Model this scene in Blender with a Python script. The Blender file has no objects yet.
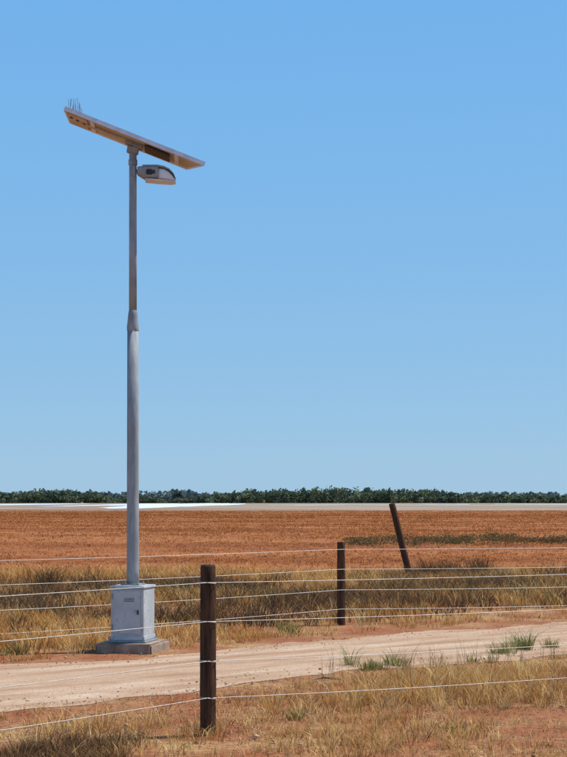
import bpy, bmesh, math
import numpy as np
from mathutils import Vector, Matrix
rng=np.random.default_rng(7)
S=bpy.context.scene
def lin(r,g,b,k=1.0):
    f=lambda c:(c/255/12.92 if c/255<=0.04045 else ((c/255+0.055)/1.055)**2.4)*k
    return (f(r),f(g),f(b),1)
# ---------------------------------------------------------------- noise
_perm=rng.random((256,256))
def vnoise(x,y,s=1.0,o=0):
    x=np.asarray(x)*s+o*17.3+1000; y=np.asarray(y)*s+o*7.7+1000
    xi=np.floor(x).astype(int); yi=np.floor(y).astype(int); fx=x-xi; fy=y-yi
    fx=fx*fx*(3-2*fx); fy=fy*fy*(3-2*fy)
    g=lambda a,b:_perm[a%256,b%256]
    return (g(xi,yi)*(1-fx)*(1-fy)+g(xi+1,yi)*fx*(1-fy)+g(xi,yi+1)*(1-fx)*fy+g(xi+1,yi+1)*fx*fy)
# ---------------------------------------------------------------- materials
def newmat(name):
    m=bpy.data.materials.new(name); m.use_nodes=True; nt=m.node_tree
    b=nt.nodes['Principled BSDF']; return m,nt,b
def N(nt,t,**k):
    n=nt.nodes.new(t)
    for a,v in k.items(): setattr(n,a,v)
    return n
def noise(nt,vec,scale,detail=6,rough=.6):
    n=N(nt,'ShaderNodeTexNoise'); n.inputs['Scale'].default_value=scale; n.inputs['Detail'].default_value=detail
    n.inputs['Roughness'].default_value=rough
    if vec is not None: nt.links.new(vec,n.inputs['Vector'])
    return n.outputs['Fac']
def ramp(nt,fac,stops):
    r=N(nt,'ShaderNodeValToRGB'); e=r.color_ramp.elements
    while len(e)<len(stops): e.new(0.5)
    for i,(p,c) in enumerate(stops): e[i].position=p; e[i].color=c
    nt.links.new(fac,r.inputs[0]); return r.outputs[0]
def mix(nt,fac,a,b,mode='MIX'):
    m=N(nt,'ShaderNodeMix',data_type='RGBA',blend_type=mode)
    for s,v in ((m.inputs[0],fac),(m.inputs[6],a),(m.inputs[7],b)):
        if hasattr(v,'is_linked') : nt.links.new(v,s)
        else: s.default_value=v
    return m.outputs[2]
def math_(nt,op,a,b=0.0,c=None):
    m=N(nt,'ShaderNodeMath',operation=op)
    for s,v in zip(m.inputs,(a,b) if c is None else (a,b,c)):
        if hasattr(v,'is_linked'): nt.links.new(v,s)
        else: s.default_value=v
    return m.outputs[0]
def mrange(nt,v,a,b):
    m=N(nt,'ShaderNodeMapRange',interpolation_type='SMOOTHSTEP'); nt.links.new(v,m.inputs[0]); m.inputs[1].default_value=a; m.inputs[2].default_value=b
    return m.outputs[0]
def bump(nt,b,h,strength,dist):
    n=N(nt,'ShaderNodeBump'); n.inputs['Strength'].default_value=strength; n.inputs['Distance'].default_value=dist
    nt.links.new(h,n.inputs['Height']); nt.links.new(n.outputs[0],b.inputs['Normal'])
def surf(name,c1,c2,scale,rough=.7,metal=0,bs=.3,bd=.01,stretch=(1,1,1),lo=.35,hi=.65,c3=None,spec=.5):
    m,nt,b=newmat(name)
    tc=N(nt,'ShaderNodeTexCoord'); mp=N(nt,'ShaderNodeMapping'); mp.inputs['Scale'].default_value=stretch
    nt.links.new(tc.outputs['Object'],mp.inputs[0]); v=mp.outputs[0]
    f=noise(nt,v,scale)
    col=ramp(nt,f,[(lo,c1),(hi,c2)])
    if c3: col=mix(nt,ramp(nt,noise(nt,v,scale*4),[(.55,(0,0,0,1)),(.68,(1,1,1,1))]),col,c3)
    nt.links.new(col,b.inputs['Base Color']); b.inputs['Roughness'].default_value=rough; b.inputs['Metallic'].default_value=metal
    b.inputs['Specular IOR Level'].default_value=spec
    if bs: bump(nt,b,noise(nt,v,scale*5),bs,bd)
    return m
def attrmat(name,trans=.3,rough=.8):
    m,nt,b=newmat(name)
    a=N(nt,'ShaderNodeAttribute',attribute_name='Col')
    d=N(nt,'ShaderNodeBsdfDiffuse'); t=N(nt,'ShaderNodeBsdfTranslucent'); mx=N(nt,'ShaderNodeMixShader')
    mx.inputs[0].default_value=trans
    nt.links.new(a.outputs['Color'],d.inputs[0]); nt.links.new(a.outputs['Color'],t.inputs[0])
    nt.links.new(d.outputs[0],mx.inputs[1]); nt.links.new(t.outputs[0],mx.inputs[2])
    nt.links.new(mx.outputs[0],nt.nodes['Material Output'].inputs[0]); nt.nodes.remove(b)
    return m
# ---------------------------------------------------------------- mesh helpers
def mesh_np(name,co,faces_flat,nper,mat,col=None):
    me=bpy.data.meshes.new(name); nv=len(co); nf=len(faces_flat)//nper
    me.vertices.add(nv); me.vertices.foreach_set('co',co.astype(np.float32).ravel())
    me.loops.add(nf*nper); me.loops.foreach_set('vertex_index',faces_flat.astype(np.int32).ravel())
    me.polygons.add(nf); me.polygons.foreach_set('loop_start',np.arange(0,nf*nper,nper,dtype=np.int32))
    try: me.polygons.foreach_set('loop_total',np.full(nf,nper,dtype=np.int32))
    except Exception: pass
    if col is not None:
        at=me.color_attributes.new('Col','FLOAT_COLOR','POINT')
        c=np.ones((nv,4),np.float32); c[:,:3]=col[:,:3]; at.data.foreach_set('color',c.ravel())
    me.update(calc_edges=True); me.validate()
    me.materials.append(mat)
    o=bpy.data.objects.new(name,me); S.collection.objects.link(o); return o
def obj_bm(name,bm,mat,parent=None,smooth=False):
    me=bpy.data.meshes.new(name); bm.normal_update(); bm.to_mesh(me); bm.free()
    if smooth:
        for p in me.polygons: p.use_smooth=True
    for m in (mat if isinstance(mat,list) else [mat]): me.materials.append(m)
    o=bpy.data.objects.new(name,me); S.collection.objects.link(o)
    if parent: o.parent=parent
    return o
def empty(name,loc,rot=(0,0,0)):
    o=bpy.data.objects.new(name,None); o.location=loc; o.rotation_euler=rot; S.collection.objects.link(o); return o
def box(name,size,loc,mat,parent=None,rot=(0,0,0),bev=.004):
    bm=bmesh.new(); bmesh.ops.create_cube(bm,size=1); bmesh.ops.scale(bm,vec=size,verts=bm.verts)
    if bev: bmesh.ops.bevel(bm,geom=bm.edges[:],offset=bev,segments=2,affect='EDGES')
    o=obj_bm(name,bm,mat,parent); o.location=loc; o.rotation_euler=rot; return o
def lathe(name,prof,mat,parent=None,loc=(0,0,0),seg=32,jit=0.0,rot=(0,0,0),smooth=True):
    bm=bmesh.new(); rings=[]
    for r,z in prof:
        rings.append([bm.verts.new((r*math.cos(a)*(1+jit*rng.uniform(-1,1)),r*math.sin(a)*(1+jit*rng.uniform(-1,1)),z+jit*.15*rng.uniform(-1,1))) for a in np.linspace(0,2*math.pi,seg,endpoint=False)])
    for a,b in zip(rings[:-1],rings[1:]):
        for i in range(seg): bm.faces.new((a[i],a[(i+1)%seg],b[(i+1)%seg],b[i]))
    bm.faces.new(rings[0][::-1]); bm.faces.new(rings[-1])
    o=obj_bm(name,bm,mat,parent,False)
    if smooth:
        for p in o.data.polygons:
            if len(p.vertices)==4: p.use_smooth=True
    o.location=loc; o.rotation_euler=rot; return o
def tube(name,pts,r,mat,parent=None,seg=6):
    bm=bmesh.new(); prev=None
    pts=[Vector(p) for p in pts]
    for i,p in enumerate(pts):
        t=(pts[min(i+1,len(pts)-1)]-pts[max(i-1,0)]).normalized()
        u=t.cross(Vector((0,0,1))); u=(u if u.length>1e-3 else Vector((1,0,0))).normalized(); w=u.cross(t)
        rr=r[i] if hasattr(r,'__len__') else r
        ring=[bm.verts.new(p+(u*math.cos(a)+w*math.sin(a))*rr) for a in np.linspace(0,2*math.pi,seg,endpoint=False)]
        if prev:
            for k in range(seg): bm.faces.new((prev[k],prev[(k+1)%seg],ring[(k+1)%seg],ring[k]))
        else: bm.faces.new(ring)
        prev=ring
    bm.faces.new(prev[::-1])
    return obj_bm(name,bm,mat,parent,True)
# ---------------------------------------------------------------- grass
def pal(cols): return np.array([lin(*c)[:3] for c in cols])
def blades(name,cx,cy,h,k,spread,width,lean,cols,mat,z=0.0,dark=.55):
    """tufts at cx,cy; h,width arrays per tuft"""
    n=len(cx); T=np.repeat(np.arange(n),k); m=len(T)
    a=rng.uniform(0,2*np.pi,m); rr=spread[T]*np.sqrt(rng.random(m))
    bx=cx[T]+rr*np.cos(a); by=cy[T]+rr*np.sin(a)
    H=h[T]*rng.uniform(.45,1.1,m); L=lean*H*rng.uniform(.2,1.2,m); la=a+rng.normal(0,.9,m)
    w=width[T]*rng.uniform(.6,1.3,m); wa=rng.uniform(0,np.pi,m)
    dx,dy=np.cos(wa)*w/2,np.sin(wa)*w/2
    zz=np.zeros(m)+z
    mx=bx+np.cos(la)*L*.35; my=by+np.sin(la)*L*.35; mz=zz+H*.55
    tx=bx+np.cos(la)*L; ty=by+np.sin(la)*L; tz=zz+H*(1-.12*lean)
    co=np.stack([np.stack([bx-dx,by-dy,zz-.01],1),np.stack([bx+dx,by+dy,zz-.01],1),
                 np.stack([mx+dx*.8,my+dy*.8,mz],1),np.stack([mx-dx*.8,my-dy*.8,mz],1),
                 np.stack([tx+dx*.15,ty+dy*.15,tz],1),np.stack([tx-dx*.15,ty-dy*.15,tz],1)],1).reshape(-1,3)
    b=np.arange(m)[:,None]*6
    f=np.concatenate([b+np.array([0,1,2,3]),b+np.array([3,2,4,5])],1).reshape(-1)
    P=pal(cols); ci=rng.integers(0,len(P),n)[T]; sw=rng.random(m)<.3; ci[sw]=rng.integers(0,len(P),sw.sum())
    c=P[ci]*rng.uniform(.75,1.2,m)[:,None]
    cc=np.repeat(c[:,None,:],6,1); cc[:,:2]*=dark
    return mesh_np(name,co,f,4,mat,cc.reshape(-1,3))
def leaves(name,C,R,k,size,cols,mat,shade=True):
    """C (n,3) clump centres, R (n,3) radii; k leaf quads each"""
    n=len(C); T=np.repeat(np.arange(n),k); m=len(T)
    d=rng.normal(size=(m,3)); d/=np.linalg.norm(d,axis=1)[:,None]; r=rng.random(m)**.45
    p=C[T]+d*r[:,None]*R[T]; p[:,2]=np.maximum(p[:,2],.01)
    u=rng.normal(size=(m,3)); u/=np.linalg.norm(u,axis=1)[:,None]; v=np.cross(u,rng.normal(size=(m,3))); v/=np.linalg.norm(v,axis=1)[:,None]
    s=(size[T]*rng.uniform(.5,1.4,m))[:,None]
    co=np.stack([p-u*s*.5,p+v*s*.45,p+u*s*.6,p-v*s*.35],1).reshape(-1,3)
    f=np.arange(m*4)
    P=pal(cols); c=P[rng.integers(0,len(P),n)[T]]*rng.uniform(.7,1.3,m)[:,None]
    return mesh_np(name,co,f,4,mat,np.repeat(c[:,None,:],4,1).reshape(-1,3))
NRM=(-0.642,0.767); DIR=(0.767,0.642)
def sdist(x,y): return NRM[0]*x+NRM[1]*y
# ================================================================= ground
m,nt,b=newmat('ground_soil'); geo=N(nt,'ShaderNodeNewGeometry'); pos=geo.outputs['Position']
sx=N(nt,'ShaderNodeSeparateXYZ'); nt.links.new(pos,sx.inputs[0]); Y=sx.outputs[1]
n1=noise(nt,pos,.9,8,.65); n2=noise(nt,pos,14,6,.7); n3=noise(nt,pos,.35,5,.6)
soil=ramp(nt,n1,[(.36,lin(160,90,58)),(.5,lin(170,116,78)),(.64,lin(190,150,102))])
soil=mix(nt,ramp(nt,n2,[(.42,(0,0,0,1)),(.62,(.75,.75,.75,1))]),soil,lin(112,76,50))
p1=noise(nt,pos,.05,8,.7); mp=N(nt,'ShaderNodeMapping'); mp.inputs['Scale'].default_value=(.4,.22,1); nt.links.new(pos,mp.inputs[0])
p2=noise(nt,mp.outputs[0],1.1,9,.8)
mps=N(nt,'ShaderNodeMapping'); mps.inputs['Scale'].default_value=(.012,.10,1); nt.links.new(pos,mps.inputs[0])
p3=noise(nt,mps.outputs[0],1.0,6,.6)
plain=ramp(nt,p1,[(.35,lin(146,84,44)),(.6,lin(166,102,56))])
plain=mix(nt,ramp(nt,p2,[(.4,(0,0,0,1)),(.62,(.8,.8,.8,1))]),plain,lin(120,68,38))
plain=mix(nt,ramp(nt,p3,[(.42,(0,0,0,1)),(.62,(.6,.6,.6,1))]),plain,lin(186,124,76))
mp3=N(nt,'ShaderNodeMapping'); mp3.inputs['Scale'].default_value=(.35,1,1); nt.links.new(pos,mp3.inputs[0])
salt=ramp(nt,noise(nt,mp3.outputs[0],.03,8,.75),[(.36,lin(134,108,82)),(.5,lin(152,134,112)),(.62,lin(178,166,148))])
edge=math_(nt,'MULTIPLY_ADD',n3,8.0,Y)
c=mix(nt,mrange(nt,edge,32,38),soil,plain)
edge2=math_(nt,'MULTIPLY_ADD',p1,160.0,Y)
c=mix(nt,mrange(nt,edge2,280,380),c,salt)
nt.links.new(c,b.inputs['Base Color']); b.inputs['Roughness'].default_value=.95; b.inputs['Specular IOR Level'].default_value=.1
bump(nt,b,n2,.6,.03)
bm=bmesh.new(); 
vs=[bm.verts.new(p) for p in ((-6000,-300,0),(6000,-300,0),(6000,9000,0),(-6000,9000,0))]; bm.faces.new(vs)
obj_bm('ground',bm,m)
# ---- road
m,nt,b=newmat('dirt_road'); geo=N(nt,'ShaderNodeNewGeometry'); pos=geo.outputs['Position']
mp=N(nt,'ShaderNodeMapping'); mp.inputs['Rotation'].default_value=(0,0,-math.atan2(DIR[1],DIR[0])); nt.links.new(pos,mp.inputs[0])
mp2=N(nt,'ShaderNodeMapping'); mp2.inputs['Scale'].default_value=(.15,1,1); nt.links.new(mp.outputs[0],mp2.inputs[0])
st=noise(nt,mp2.outputs[0],3.2,7,.65)
c=ramp(nt,st,[(.35,lin(174,136,104)),(.52,lin(202,168,136)),(.68,lin(220,196,166))])
pat=noise(nt,pos,1.3,7,.7); c=mix(nt,ramp(nt,pat,[(.5,(0,0,0,1)),(.7,(.5,.5,.5,1))]),c,lin(180,134,100))
g=noise(nt,pos,45,5,.75)
c=mix(nt,ramp(nt,g,[(.45,(0,0,0,1)),(.66,(.6,.6,.6,1))]),c,lin(150,114,86))
v=N(nt,'ShaderNodeTexVoronoi'); v.inputs['Scale'].default_value=28; nt.links.new(pos,v.inputs['Vector'])
c=mix(nt,ramp(nt,v.outputs['Distance'],[(.0,(.55,.55,.55,1)),(.16,(0,0,0,1))]),c,lin(226,208,182))
nt.links.new(c,b.inputs['Base Color']); b.inputs['Roughness'].default_value=.95; b.inputs['Specular IOR Level'].default_value=.1
bump(nt,b,g,.6,.025)
bm=bmesh.new(); ts=np.arange(-60,120,.15); prev=None
for t in ts:
    e1=10.85+.5*(vnoise(t,0,.8)-.5)+.22*(vnoise(t,3,4)-.5); e2=13.5+.5*(vnoise(t,9,.8)-.5)+.2*(vnoise(t,13,4)-.5)
    q=[bm.verts.new((DIR[0]*t+NRM[0]*e,DIR[1]*t+NRM[1]*e,z)) for e,z in ((e1,.004),((e1*.8+e2*.2),.012),((e1+e2)/2,.03),((e1*.2+e2*.8),.012),(e2,.004))]
    if prev:
        for i in range(4): bm.faces.new((prev[i],q[i],q[i+1],prev[i+1])[::-1])
    prev=q
bmesh.ops.recalc_face_normals(bm,faces=bm.faces[:])
road=obj_bm('dirt_road',bm,m,smooth=True)
if road.data.polygons[0].normal.z<0: road.data.flip_normals()
# ---- mirage shimmer painted as pale sheets; grey crust patches
m_mirage=surf('mirage_white',lin(200,208,218),lin(228,234,240),.05,rough=.6,bs=0)  # pale colour stands in for sky light mirrored by the mirage
def patch(name,x0,x1,y0,y1,z,mat,n=260,lo=.1):
    bm=bmesh.new(); xs=np.linspace(x0,x1,n); prev=None
    for i,x in enumerate(xs):
        tt=i/(n-1); w=max(.02,math.sin(math.pi*tt)**.5)*(lo+1.0*vnoise(x,0,.13)+.6*(vnoise(x,2,.7)-.5)); w=min(max(w,.02),1.1)
        yc=(y0+y1)/2+(y1-y0)*.25*(vnoise(x,5,.15)-.5); hw=(y1-y0)/2*w
        q=[bm.verts.new((x,yc-hw,z)),bm.verts.new((x,yc+hw,z))]
        if prev: bm.faces.new((prev[0],q[0],q[1],prev[1]))
        prev=q
    return obj_bm(name,bm,mat)
patch('mirage_and_crust',-66,-16,345,790,.03,m_mirage,lo=.45)
patch('mirage_and_crust',-112,-84,400,790,.03,m_mirage,100,lo=.35)
m_gc=surf('grey_crust',lin(158,148,134),lin(188,180,168),.05,rough=.9,bs=0)
patch('mirage_and_crust',50,170,480,700,.03,m_gc); patch('mirage_and_crust',-10,60,440,560,.03,m_gc,lo=0)
# ================================================================= distant trees
m_tree=attrmat('mangrove_foliage',.2)
def treeband(name,x0,x1,d,dd,hf,n,k,sz,cols):
    x=rng.uniform(x0,x1,n); y=d+rng.uniform(0,dd,n); H=hf(x)*rng.uniform(.4,1.12,n)
    cz=H*rng.uniform(.25,.8,n); C=np.stack([x,y,cz],1)
    rz=np.maximum(H-cz,.7); R=np.stack([rng.uniform(1.0,3.4,n),rng.uniform(1.2,3.5,n),rz],1)
    return leaves(name,C,R,k,np.full(n,sz),cols,m_tree)
def hf(x):
    base=5.3+2.4*(vnoise(x,1,.018)-.5)*2*.8+2.6*(vnoise(x,5,.1)-.5)+2.6*(vnoise(x,8,.35)-.5)
    gap=np.clip((x+112)/14,0,1)*np.clip((-34-x)/22,0,1)
    mid=np.exp(-((x-15)/75)**2)*1.9
    fall=np.clip((x-90)/60,0,1)*1.6
    return np.maximum(base+mid-fall-3.2*gap,1.0)
treeband('mangrove_trees',-420,420,800,45,hf,5000,46,1.2,[(98,110,84),(112,120,90),(86,98,78),(122,126,96),(78,92,76)])  # leaf colours greyed to carry the distance haze
treeband('mangrove_trees',-700,700,1300,50,lambda x:7.5+4*(vnoise(x,3,.02)-.3)+2*(vnoise(x,4,.1)-.5),3200,36,2.6,[(118,132,128),(110,124,120),(124,136,130)])  # bluer, paler leaves: haze put into the palette
# ================================================================= grasses
m_grass=attrmat('dry_grass_blades',.22); m_green=attrmat('green_leaf',.25)
def wedge(n,d0,d1,half,pw=1.0,mar=2.5):
    u=rng.random(n); d=(d0**pw+(d1**pw-d0**pw)*u)**(1/pw); x=rng.uniform(-1,1,n)*(d*half+mar); return x,d
# plain grass
x,y=wedge(80000,31,240,.25,.55); 
keep=(y+6*vnoise(x,y,.3)>35)&(rng.random(len(x))<.12+.9*vnoise(x,y,.25,2)*vnoise(x*.3,y,.09,6)*2); x,y=x[keep],y[keep]
sc=np.clip(y/40,.9,4)
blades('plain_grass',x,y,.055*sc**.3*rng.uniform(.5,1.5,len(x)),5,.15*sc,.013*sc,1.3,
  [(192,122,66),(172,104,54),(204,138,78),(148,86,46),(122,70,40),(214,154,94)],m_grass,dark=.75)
# far verge golden grass
n=28000; x,y=wedge(n,12,37,.26,1.5,3.0); s=sdist(x,y)
den=.05+2.5*vnoise(x,y,.7,3)*vnoise(x,y,.25,5)
keep=(s>13.75+.5*vnoise(x,y,1.5))&(y<31.5+6*vnoise(x,y,.3,9))&(rng.random(n)<den)&~((np.abs(x+1.7)<.42)&(np.abs(y-16.75)<.45)); x,y=x[keep],y[keep]; s=sdist(x,y)
h=(.07+.25*vnoise(x,y,.55,4)**1.3)*rng.uniform(.5,1.5,len(x))*np.clip((s-13)/2.2,.35,1)
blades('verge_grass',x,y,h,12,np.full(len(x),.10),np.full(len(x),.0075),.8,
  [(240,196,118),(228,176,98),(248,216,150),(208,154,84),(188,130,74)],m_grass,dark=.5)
# dark twiggy undergrowth far verge
n=8000; x,y=wedge(n,17,34,.26,1.6,3.0); s=sdist(x,y)
b1=np.exp(-((y-26.5-1.5*np.sin(x*.4))/3.0)**2)+.4*np.exp(-((y-21.5)/1.5)**2)
keep=(s>15.2)&(rng.random(n)<1.9*b1*np.clip(vnoise(x,y,.6,12)*2.4-.7,0,1)+.03); x,y=x[keep],y[keep]
blades('dry_undergrowth',x,y,rng.uniform(.14,.44,len(x)),24,np.full(len(x),.15),np.full(len(x),.010),1.0,
  [(104,80,62),(120,90,66),(88,70,56),(138,108,76),(98,88,66)],m_grass,dark=.5)
# near verge grass
n=10500; x,y=wedge(n,7.5,17,.26,1.3,2.5); s=sdist(x,y)
den=np.clip(vnoise(x,y,1.3,21)*2.6-1.0,0,1)*np.where(x<-.7,.4,1.0)+.06+.45*np.exp(-((y-10.6)/.8)**2)*(x>-.3)*np.clip(vnoise(x,y,1.0,27)*2-.3,0,1)
keep=(s<10.75-.5*vnoise(x,y,1.5))&(rng.random(n)<den); x,y=x[keep],y[keep]; s=sdist(x,y)
h=(.04+.18*vnoise(x,y,.9,24)**1.2)*rng.uniform(.4,1.6,len(x))*np.clip((10.9-s)/.8,.3,1)
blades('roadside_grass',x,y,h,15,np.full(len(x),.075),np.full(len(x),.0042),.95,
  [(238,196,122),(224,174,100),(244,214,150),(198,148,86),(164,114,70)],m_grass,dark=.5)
n=900; x=rng.uniform(-3.4,-.9,n); y=rng.uniform(8.6,10.5,n); keep=vnoise(x,y,1.6,31)>.42; x,y=x[keep],y[keep]
blades('dry_undergrowth',x,y,rng.uniform(.06,.16,len(x)),20,np.full(len(x),.1),np.full(len(x),.0045),1.0,
  [(112,84,60),(134,102,70),(90,68,50),(170,130,86)],m_grass,dark=.5)
n=11000; x,y=wedge(n,7.5,17,.26,1.3,2.5); s=sdist(x,y); keep=(s<10.9)&(vnoise(x,y,1.7,33)>.3); x,y=x[keep],y[keep]
blades('grass_stubble',x,y,rng.uniform(.01,.045,len(x)),6,np.full(len(x),.07),np.full(len(x),.004),2.2,
  [(158,112,72),(108,76,50),(208,168,112),(88,62,44)],m_grass,dark=.8)
def weed(x,y,h,sp,n,cols=((112,124,62),(136,142,76),(96,108,56),(164,156,90),(184,162,102)),w=.006):
    k=max(3,n//14); cx=x+rng.normal(0,sp*.5,k); cy=y+rng.normal(0,sp*.5,k)
    return blades('green_weed',cx,cy,rng.uniform(.35,1.2,k)*h,n//k,np.full(k,sp*.35),np.full(k,w),1.0,cols,m_green,dark=.6)
for a in [(0.88,15.0,.17,.13,260),(1.15,15.3,.20,.12,130),(.70,15.3,.32,.10,60),(2.72,17.0,.30,.17,240),(2.42,16.6,.20,.16,180),(3.1,17.2,.2,.15,110),
          (.08,19.1,.22,.14,260),(-3.0,16.6,.15,.18,180),(.62,13.0,.12,.1,90),(2.0,15.6,.12,.14,120),(1.75,14.4,.10,.12,100),(.1,11.6,.12,.09,80),(1.2,11.0,.1,.12,90)]: weed(*a)
n=130; x=rng.uniform(.2,4,n); y=rng.uniform(13.6,17.2,n); k=sdist(x,y)<10.8; x,y=x[k],y[k]
blades('seed_stalks',x,y,rng.uniform(.15,.38,len(x)),6,np.full(len(x),.06),np.full(len(x),.005),.5,[(130,116,76),(180,150,100)],m_grass)
# low dark thicket out on the plain (right)
n=460; x=rng.uniform(2.6,26,n); y=58.5+(x-3)*.12+rng.normal(0,2.6,n)+5*(vnoise(x,0,.2)-.5)
H=(.10+.48*vnoise(x,y,.5,3)**1.3)*np.clip((x-2)/2,.35,1)
leaves('low_thicket',np.c_[x,y,H*.5],np.c_[np.full(n,.42),np.full(n,.5),H*.55],85,np.full(n,.055),[(116,98,66),(126,106,70),(104,88,60),(140,110,74),(96,94,60)],m_green)
shr=[(3.3,33.2),(3.7,33.6),(4.1,33.0),(3.0,32.6),(4.5,33.8),(-4.6,29),(5.6,31)]
x=np.repeat([a[0] for a in shr],9)+rng.normal(0,.16,9*len(shr)); y=np.repeat([a[1] for a in shr],9)+rng.normal(0,.16,9*len(shr))
blades('twiggy_shrub',x,y,rng.uniform(.25,.62,len(x)),18,np.full(len(x),.08),np.full(len(x),.013),.9,[(118,82,56),(98,72,52),(140,102,68),(88,78,54)],m_grass)
# stones
def stones(name,x,y,r,cols,z=0):
    base=np.array([(1,0,0),(-1,0,0),(0,1,0),(0,-1,0),(0,0,1),(0,0,-1)],float)
    F=np.array([(0,2,4),(2,1,4),(1,3,4),(3,0,4),(2,0,5),(1,2,5),(3,1,5),(0,3,5)])
    n=len(x); co=base[None]*r[:,None,None]*rng.uniform(.6,1.3,(n,6,1))*np.array([1,1,.6]); 
    co[:,:,0]+=x[:,None]; co[:,:,1]+=y[:,None]; co[:,:,2]+=z+r[:,None]*.25
    f=(np.arange(n)[:,None,None]*6+F[None]).reshape(-1)
    P=pal(cols); c=P[rng.integers(0,len(P),n)]
    return mesh_np(name,co.reshape(-1,3),f,3,m_stone,np.repeat(c[:,None],6,1).reshape(-1,3))
m_stone=attrmat('stone',0)
n=12000; x,y=wedge(n,7.5,26,.26,1.3,2.5); s=sdist(x,y); k=(s<13.8)&(rng.random(n)<np.where((s>11.2)&(s<13.3),.6,.9)); x,y=x[k],y[k]
stones('gravel',x,y,rng.uniform(.004,.013,len(x))*(1+1.0*(rng.random(len(x))<.03)),[(190,150,118),(170,124,92),(206,176,146),(140,100,76),(186,136,100)],z=.012)
m_bark=surf('dead_wood',lin(92,74,60),lin(140,118,98),20,rough=.9,stretch=(1,8,1))
br=empty('fallen_branch',(.42,14.05,.0)); br.scale=(.6,.6,.6)
tube('stem',[(-.22,0,.03),(-.08,.03,.06),(.06,0,.05),(.2,.06,.02)],[.012,.02,.018,.008],m_bark,br)
tube('twig',[(-.05,.03,.06),(-.1,.1,.11),(-.17,.12,.12)],[.01,.007,.003],m_bark,br)
tube('twig_2',[(.06,0,.05),(.1,-.08,.07)],[.009,.003],m_bark,br)
# ================================================================= fences
m_post=surf('weathered_post',lin(50,35,26),lin(108,76,54),9,rough=.85,bs=.8,bd=.015,stretch=(5,5,.5),lo=.3,hi=.7,spec=.2)
m_wire=surf('galvanised_wire',lin(186,180,168),lin(216,210,198),30,rough=.5,metal=.2,bs=0)
def post(name,loc,h,r,rot=(0,0,0)):
    p=empty(name,loc,rot); pr=[(r*1.0,-.25)]+[(r*(1.03-.06*i/14+.016*rng.uniform(-1,1)),h*i/14.0) for i in range(14)]+[(r*.96,h-.012),(r*.86,h)]
    lathe('timber',pr,m_post,p,seg=22,jit=.03); return p
def wire(pts,z,par,name,r,sag=.02):
    out=[]
    for (a,bb) in zip(pts[:-1],pts[1:]):
        for i in range(24):
            t=i/24; out.append((a[0]+(bb[0]-a[0])*t,a[1]+(bb[1]-a[1])*t,z-sag*4*t*(1-t)))
    out.append((pts[-1][0],pts[-1][1],z)); tube(name,out,r,m_wire,par,6)
F1=empty('wire_fence',(0,0,0)); P1=(-.546,10.85)
l1=(-.69,-.72); r1=(.878,.478)
near=[(P1[0]+l1[0]*7,P1[1]+l1[1]*7),(P1[0],P1[1]-.062),(P1[0]+r1[0]*7,P1[1]+r1[1]*7),(P1[0]+r1[0]*14,P1[1]+r1[1]*14)]
for i,z in enumerate((1.105,.825,.54,.275)): wire(near,z,F1,'wire_%d'%(i+1),.0025,.02+.008*i)
for j,p in enumerate(near[2:]+near[:1]): 
    q=post('timber_post_%d'%(j+2),(p[0],p[1]+.06,0),1.23,.056); q.parent=F1
q=post('timber_post_1',(P1[0],P1[1],0),1.23,.057); q.parent=F1
for i,z in enumerate((1.105,.825,.54,.275)):
    tube('tie_%d'%i,[(P1[0]-.075,P1[1]-.02,z-.004),(P1[0]-.05,P1[1]-.062,z+.006),(P1[0],P1[1]-.07,z),(P1[0]+.05,P1[1]-.055,z-.006),(P1[0]+.078,P1[1]-.015,z+.004)],.0026,m_wire,F1)
F2=empty('wire_fence',(0,0,0)); P2=(.783,20.4)
l2=(-.783,-.622); r2=(.92,.39)
far=[(P2[0]+l2[0]*18,P2[1]+l2[1]*18),(P2[0]+l2[0]*9,P2[1]+l2[1]*9),(P2[0],P2[1]-.06),(P2[0]+r2[0]*9,P2[1]+r2[1]*9),(P2[0]+r2[0]*18,P2[1]+r2[1]*18)]
for i,z in enumerate((1.03,.76,.48,.22)): wire(far,z,F2,'wire_%d'%(i+1),.0034,.025+.01*i)
for j,p in enumerate(far):
    q=post('timber_post_%d'%(j+5),(p[0],p[1]+.06,0),1.13,.055); q.parent=F2
lp=post('leaning_fence_post',(2.735,32.3,0),1.68,.07,(math.radians(4),math.radians(-14.2),0))
# ================================================================= solar street light
m_galv=surf('galvanised_steel',lin(128,134,138),lin(162,166,166),5,rough=.75,metal=.1,bs=.1,bd=.002,stretch=(3,3,.7),spec=.3,c3=lin(146,140,130))
m_box=surf('cabinet_paint',lin(166,172,174),lin(190,194,194),4,rough=.6,metal=.05,bs=.05,bd=.002,c3=lin(150,150,146),spec=.3)
m_conc=surf('concrete',lin(124,104,86),lin(172,150,128),6,rough=.9,bs=.5,bd=.01)
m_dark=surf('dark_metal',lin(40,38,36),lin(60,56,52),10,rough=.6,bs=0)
m_under=surf('panel_tray',lin(160,148,132),lin(188,178,162),4,rough=.6,metal=.0,bs=0)
m_alu=surf('aluminium_frame',lin(198,202,206),lin(220,224,226),10,rough=.45,metal=.1,bs=0)
m_lens,_nt,_b=newmat('lamp_glass'); _b.inputs['Base Color'].default_value=lin(232,238,240); _b.inputs['Roughness'].default_value=.15; _b.inputs['Transmission Weight'].default_value=.1
_g=noise(_nt,None,30); bump(_nt,_b,_g,.1,.002)
m_cell,nt,b=newmat('solar_cells'); tc=N(nt,'ShaderNodeTexCoord'); bk=N(nt,'ShaderNodeTexBrick'); bk.offset=0; nt.links.new(tc.outputs['Object'],bk.inputs[0])
bk.inputs['Color1'].default_value=lin(20,30,62); bk.inputs['Color2'].default_value=lin(24,34,70); bk.inputs['Mortar'].default_value=lin(160,160,165)
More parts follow.
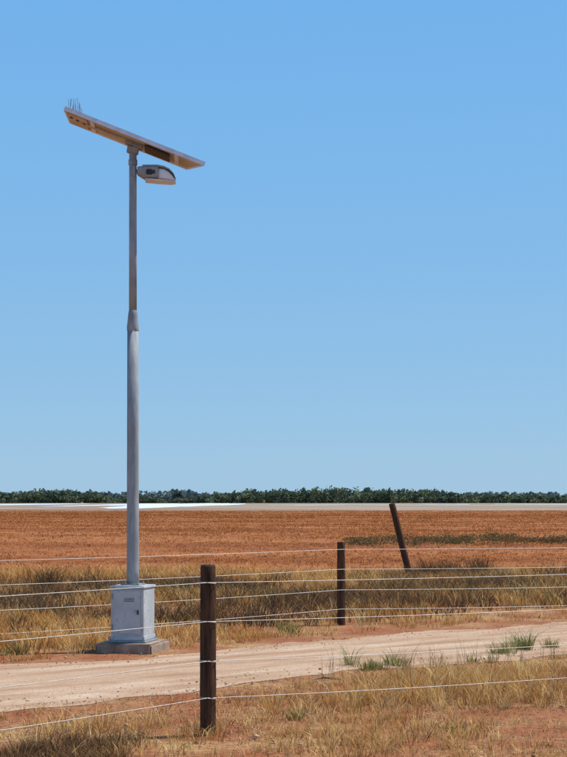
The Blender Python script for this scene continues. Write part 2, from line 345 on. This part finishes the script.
bk.inputs['Scale'].default_value=1; bk.inputs['Brick Width'].default_value=.125; bk.inputs['Row Height'].default_value=.125; bk.inputs['Mortar Size'].default_value=.003
nt.links.new(bk.outputs[0],b.inputs['Base Color']); b.inputs['Roughness'].default_value=.15
L=empty('solar_street_light',(-1.697,16.9,0),(0,0,math.radians(-14)))
Lr=math.radians(14)
bm=bmesh.new(); bmesh.ops.create_cube(bm,size=1); bmesh.ops.scale(bm,vec=(.66,.66,.17),verts=bm.verts)
bmesh.ops.bevel(bm,geom=bm.edges[:],offset=.02,segments=2,affect='EDGES')
for v in bm.verts: v.co+=Vector(rng.uniform(-.006,.006,3))
o=obj_bm('concrete_footing',bm,m_conc,L); o.location=(0,0,.025)
box('base_flange',(.45,.45,.02),(0,0,.122),m_galv,L)
for i,(a,c_) in enumerate(((-1,-1),(1,-1),(-1,1),(1,1))):
    lathe('anchor_bolt_%d'%i,[(.014,0),(.014,.02),(.007,.021),(.007,.045)],m_galv,L,loc=(a*.2,c_*.2,.132),seg=6,smooth=False)
box('battery_cabinet',(.385,.385,.575),(0,0,.425),m_box,L,bev=.008)
box('cabinet_lid',(.41,.41,.03),(0,0,.728),m_box,L,bev=.006)
box('cabinet_skirt',(.40,.40,.05),(0,0,.158),m_box,L,bev=.006)
box('cabinet_door',(.325,.010,.48),(0,-.1965,.45),m_box,L,bev=.003)
box('side_door',(.010,.325,.48),(-.1965,0,.45),m_box,L,bev=.003)
box('latch',(.02,.012,.05),(.13,-.206,.45),m_dark,L,bev=.003)
for i,zz in enumerate((.62,.28)): box('hinge_%d'%i,(.02,.012,.06),(-.172,-.202,zz),m_galv,L,bev=.003)
for i,zz in enumerate((.60,.585,.57)): box('vent_slot_%d'%i,(.12,.003,.005),(.03,-.2025,zz),m_dark,L,bev=0)
box('pole_flange',(.22,.22,.016),(0,0,.751),m_galv,L)
for i,(a,c_) in enumerate(((-1,-1),(1,-1),(-1,1),(1,1))):
    lathe('flange_bolt_%d'%i,[(.011,0),(.011,.014),(.006,.015),(.006,.03)],m_galv,L,loc=(a*.09,c_*.09,.759),seg=6,smooth=False)
lathe('lower_pole',[(.070,.759),(.069,.9),(.066,2.5),(.063,3.62)],m_galv,L,seg=40)
lathe('pole_collar',[(.064,3.60),(.067,3.61),(.068,3.65),(.062,3.70),(.053,3.79),(.047,3.83),(.044,3.835)],m_galv,L,seg=40)
lathe('upper_pole',[(.044,3.8),(.043,4.6),(.042,5.60),(.038,5.61)],m_galv,L,seg=40)
lathe('pole_cap_band',[(.042,5.47),(.050,5.475),(.050,5.53),(.042,5.535)],m_galv,L,seg=32)
Hd=empty('head_assembly',(0,0,0),(0,0,Lr+math.radians(4))); Hd.parent=L
tilt=math.radians(20.9)
A=empty('panel_assembly',(.03,0,5.735),(0,tilt,0)); A.parent=Hd
PL,PW=1.66,.54
bm=bmesh.new()
plan=[(-PL/2,-PW/2),(PL/2,-PW/2),(PL/2-.20,PW/2),(-PL/2+.03,PW/2)]
lo=[bm.verts.new((a,c_,-.024)) for a,c_ in plan]; hi=[bm.verts.new((a,c_,.022)) for a,c_ in plan]
for i in range(4): bm.faces.new((lo[i],lo[(i+1)%4],hi[(i+1)%4],hi[i]))
ft=bm.faces.new(hi); fb=bm.faces.new(lo[::-1])
bmesh.ops.inset_region(bm,faces=[ft],thickness=.02); ft.material_index=1
bmesh.ops.translate(bm,vec=(0,0,-.003),verts=ft.verts)
bmesh.ops.inset_region(bm,faces=[fb],thickness=.022); fb.material_index=2
bmesh.ops.translate(bm,vec=(0,0,.014),verts=fb.verts)
obj_bm('solar_panel_frame',bm,[m_alu,m_cell,m_under],A)
box('centre_channel',(1.1,.09,.022),(-.12,0,-.022),m_under,A,bev=.004)
box('cross_rail',(.05,PW-.06,.02),(-.5,0,-.021),m_alu,A,bev=.003); box('cross_rail_low',(.05,PW-.06,.02),(.5,0,-.021),m_alu,A,bev=.003)
box('dark_under_plate',(.30,.34,.014),(.27,.02,-.027),m_dark,A,bev=.003)  # thin dark plate giving the panel underside its dark patch
box('end_housing',(.22,PW-.07,.016),(-PL/2+.16,0,-.019),m_under,A,bev=.004)
for i,xx in enumerate((-.75,-.68,-.60)):
    lathe('vent_%d'%i,[(.02,-.006),(.02,.006),(.012,.007)],m_dark,A,loc=(xx,-.09+.03*i,-.030),seg=16)
for i in range(9):
    yy=-PW/2+.03+i*.055
    for j in range(3):
        bx=-PL/2+.04+.06*j+.008*(i%3); hh=.10+.02*((i+j)%3); lx=(-.3,-.38,-.46)[j]+.1*((i%2)-.5)
        tube('bird_spike_%d_%d'%(i,j),[(bx,yy,.022),(bx+lx*hh,yy+.015*((i%3)-1),.022+hh)],[.0035,.002],m_galv,A,5)
box('spike_strip',(.17,PW-.05,.006),(-PL/2+.13,0,.025),m_galv,A,bev=0)
box('mount_bracket',(.13,.10,.07),(0,0,5.64),m_galv,Hd,rot=(0,tilt*.5,0),bev=.006)
box('mount_saddle',(.2,.14,.02),(.01,0,5.69),m_galv,Hd,rot=(0,tilt,0),bev=.003)
# luminaire: boxy cast body with a curved glass nose
lm=empty('luminaire',(.05,-.0,5.355)); lm.parent=Hd
def loft(name,secs,mat,par,seg=32,ex=.45):
    bm=bmesh.new(); prev=None
    for x,zt,zb,w in secs:
        ring=[]
        for k in range(seg):
            a=2*math.pi*k/seg; ca,sa=math.cos(a),math.sin(a)
            ring.append(bm.verts.new((x,w*math.copysign(abs(ca)**ex,ca),(zt+zb)/2+(zt-zb)/2*math.copysign(abs(sa)**ex,sa))))
        if prev:
            for k in range(seg): bm.faces.new((prev[k],prev[(k+1)%seg],ring[(k+1)%seg],ring[k]))
        else: bm.faces.new(ring[::-1])
        prev=ring
    bm.faces.new(prev); o=obj_bm(name,bm,mat,par,False)
    for p in o.data.polygons: p.use_smooth=len(p.vertices)==4
    return o
tube('arm',[(-.03,0,.045),(.05,0,.045),(.1,0,.045)],.026,m_galv,lm,16)
loft('housing',[(.0,.088,.012,.06),(.01,.095,.005,.075),(.07,.10,-.03,.10),(.10,.10,-.045,.115),(.20,.098,-.05,.125),(.235,.094,-.05,.125),(.24,.088,-.045,.118)],m_galv,lm)
loft('roof_shell',[(.06,.106,.085,.11),(.22,.105,.083,.13),(.30,.092,.070,.125),(.36,.066,.046,.11),(.405,.022,.006,.09),(.43,-.03,-.042,.07)],m_galv,lm)
loft('glass_bowl',[(.235,.075,-.052,.112),(.30,.068,-.062,.110),(.35,.042,-.066,.098),(.39,.005,-.068,.08),(.425,-.048,-.066,.06)],m_lens,lm)
loft('bottom_rim',[(.09,-.045,-.062,.105),(.25,-.055,-.074,.12),(.38,-.066,-.082,.10),(.432,-.068,-.080,.065)],m_alu,lm)
box('gear_recess',(.11,.262,.06),(.155,0,.02),m_dark,lm,bev=.01)
box('pole_clamp',(.05,.11,.12),(-.045,0,.04),m_galv,lm,bev=.008)
# ================================================================= light & world
el=math.radians(58); az=math.radians(72)   # azimuth clockwise from +Y
sd=Vector((math.sin(az)*math.cos(el),math.cos(az)*math.cos(el),math.sin(el)))
sun=bpy.data.lights.new('sun','SUN'); sun.energy=4.8; sun.angle=math.radians(.53); sun.color=(1,.965,.90)
so=bpy.data.objects.new('sun',sun); so.rotation_euler=sd.to_track_quat('Z','Y').to_euler(); S.collection.objects.link(so)
w=bpy.data.worlds.new('World'); S.world=w; w.use_nodes=True; nt=w.node_tree; bg=nt.nodes['Background']
sk=N(nt,'ShaderNodeTexSky',sky_type='NISHITA'); sk.sun_disc=False; sk.sun_elevation=el; sk.sun_rotation=az
sk.air_density=1.0; sk.dust_density=.3; sk.ozone_density=3; sk.altitude=0
tc=N(nt,'ShaderNodeTexCoord'); sp=N(nt,'ShaderNodeSeparateXYZ'); nt.links.new(tc.outputs['Generated'],sp.inputs[0])
gr=ramp(nt,sp.outputs[2],[(0,lin(156,198,230)),(.07,lin(143,192,232)),(.18,lin(128,187,237)),(.33,lin(114,181,242)),(1,lin(50,105,190))])
vm=N(nt,'ShaderNodeVectorMath',operation='SCALE'); nt.links.new(gr,vm.inputs[0]); vm.inputs['Scale'].default_value=10.0
mm=mix(nt,.86,sk.outputs[0],vm.outputs[0])
nt.links.new(mm,bg.inputs[0]); bg.inputs[1].default_value=.10
# ================================================================= camera
cam=bpy.data.cameras.new('camera'); co=bpy.data.objects.new('camera',cam); S.collection.objects.link(co)
co.location=(0,0,1.7); co.rotation_euler=(math.pi/2,0,0)
cam.sensor_fit='VERTICAL'; cam.sensor_height=36; cam.sensor_width=27; cam.lens=1500/757*36; cam.shift_y=121.5/757
cam.clip_start=.1; cam.clip_end=20000
S.camera=co
S.view_settings.view_transform='Standard'; S.view_settings.look='None'; S.view_settings.exposure=0
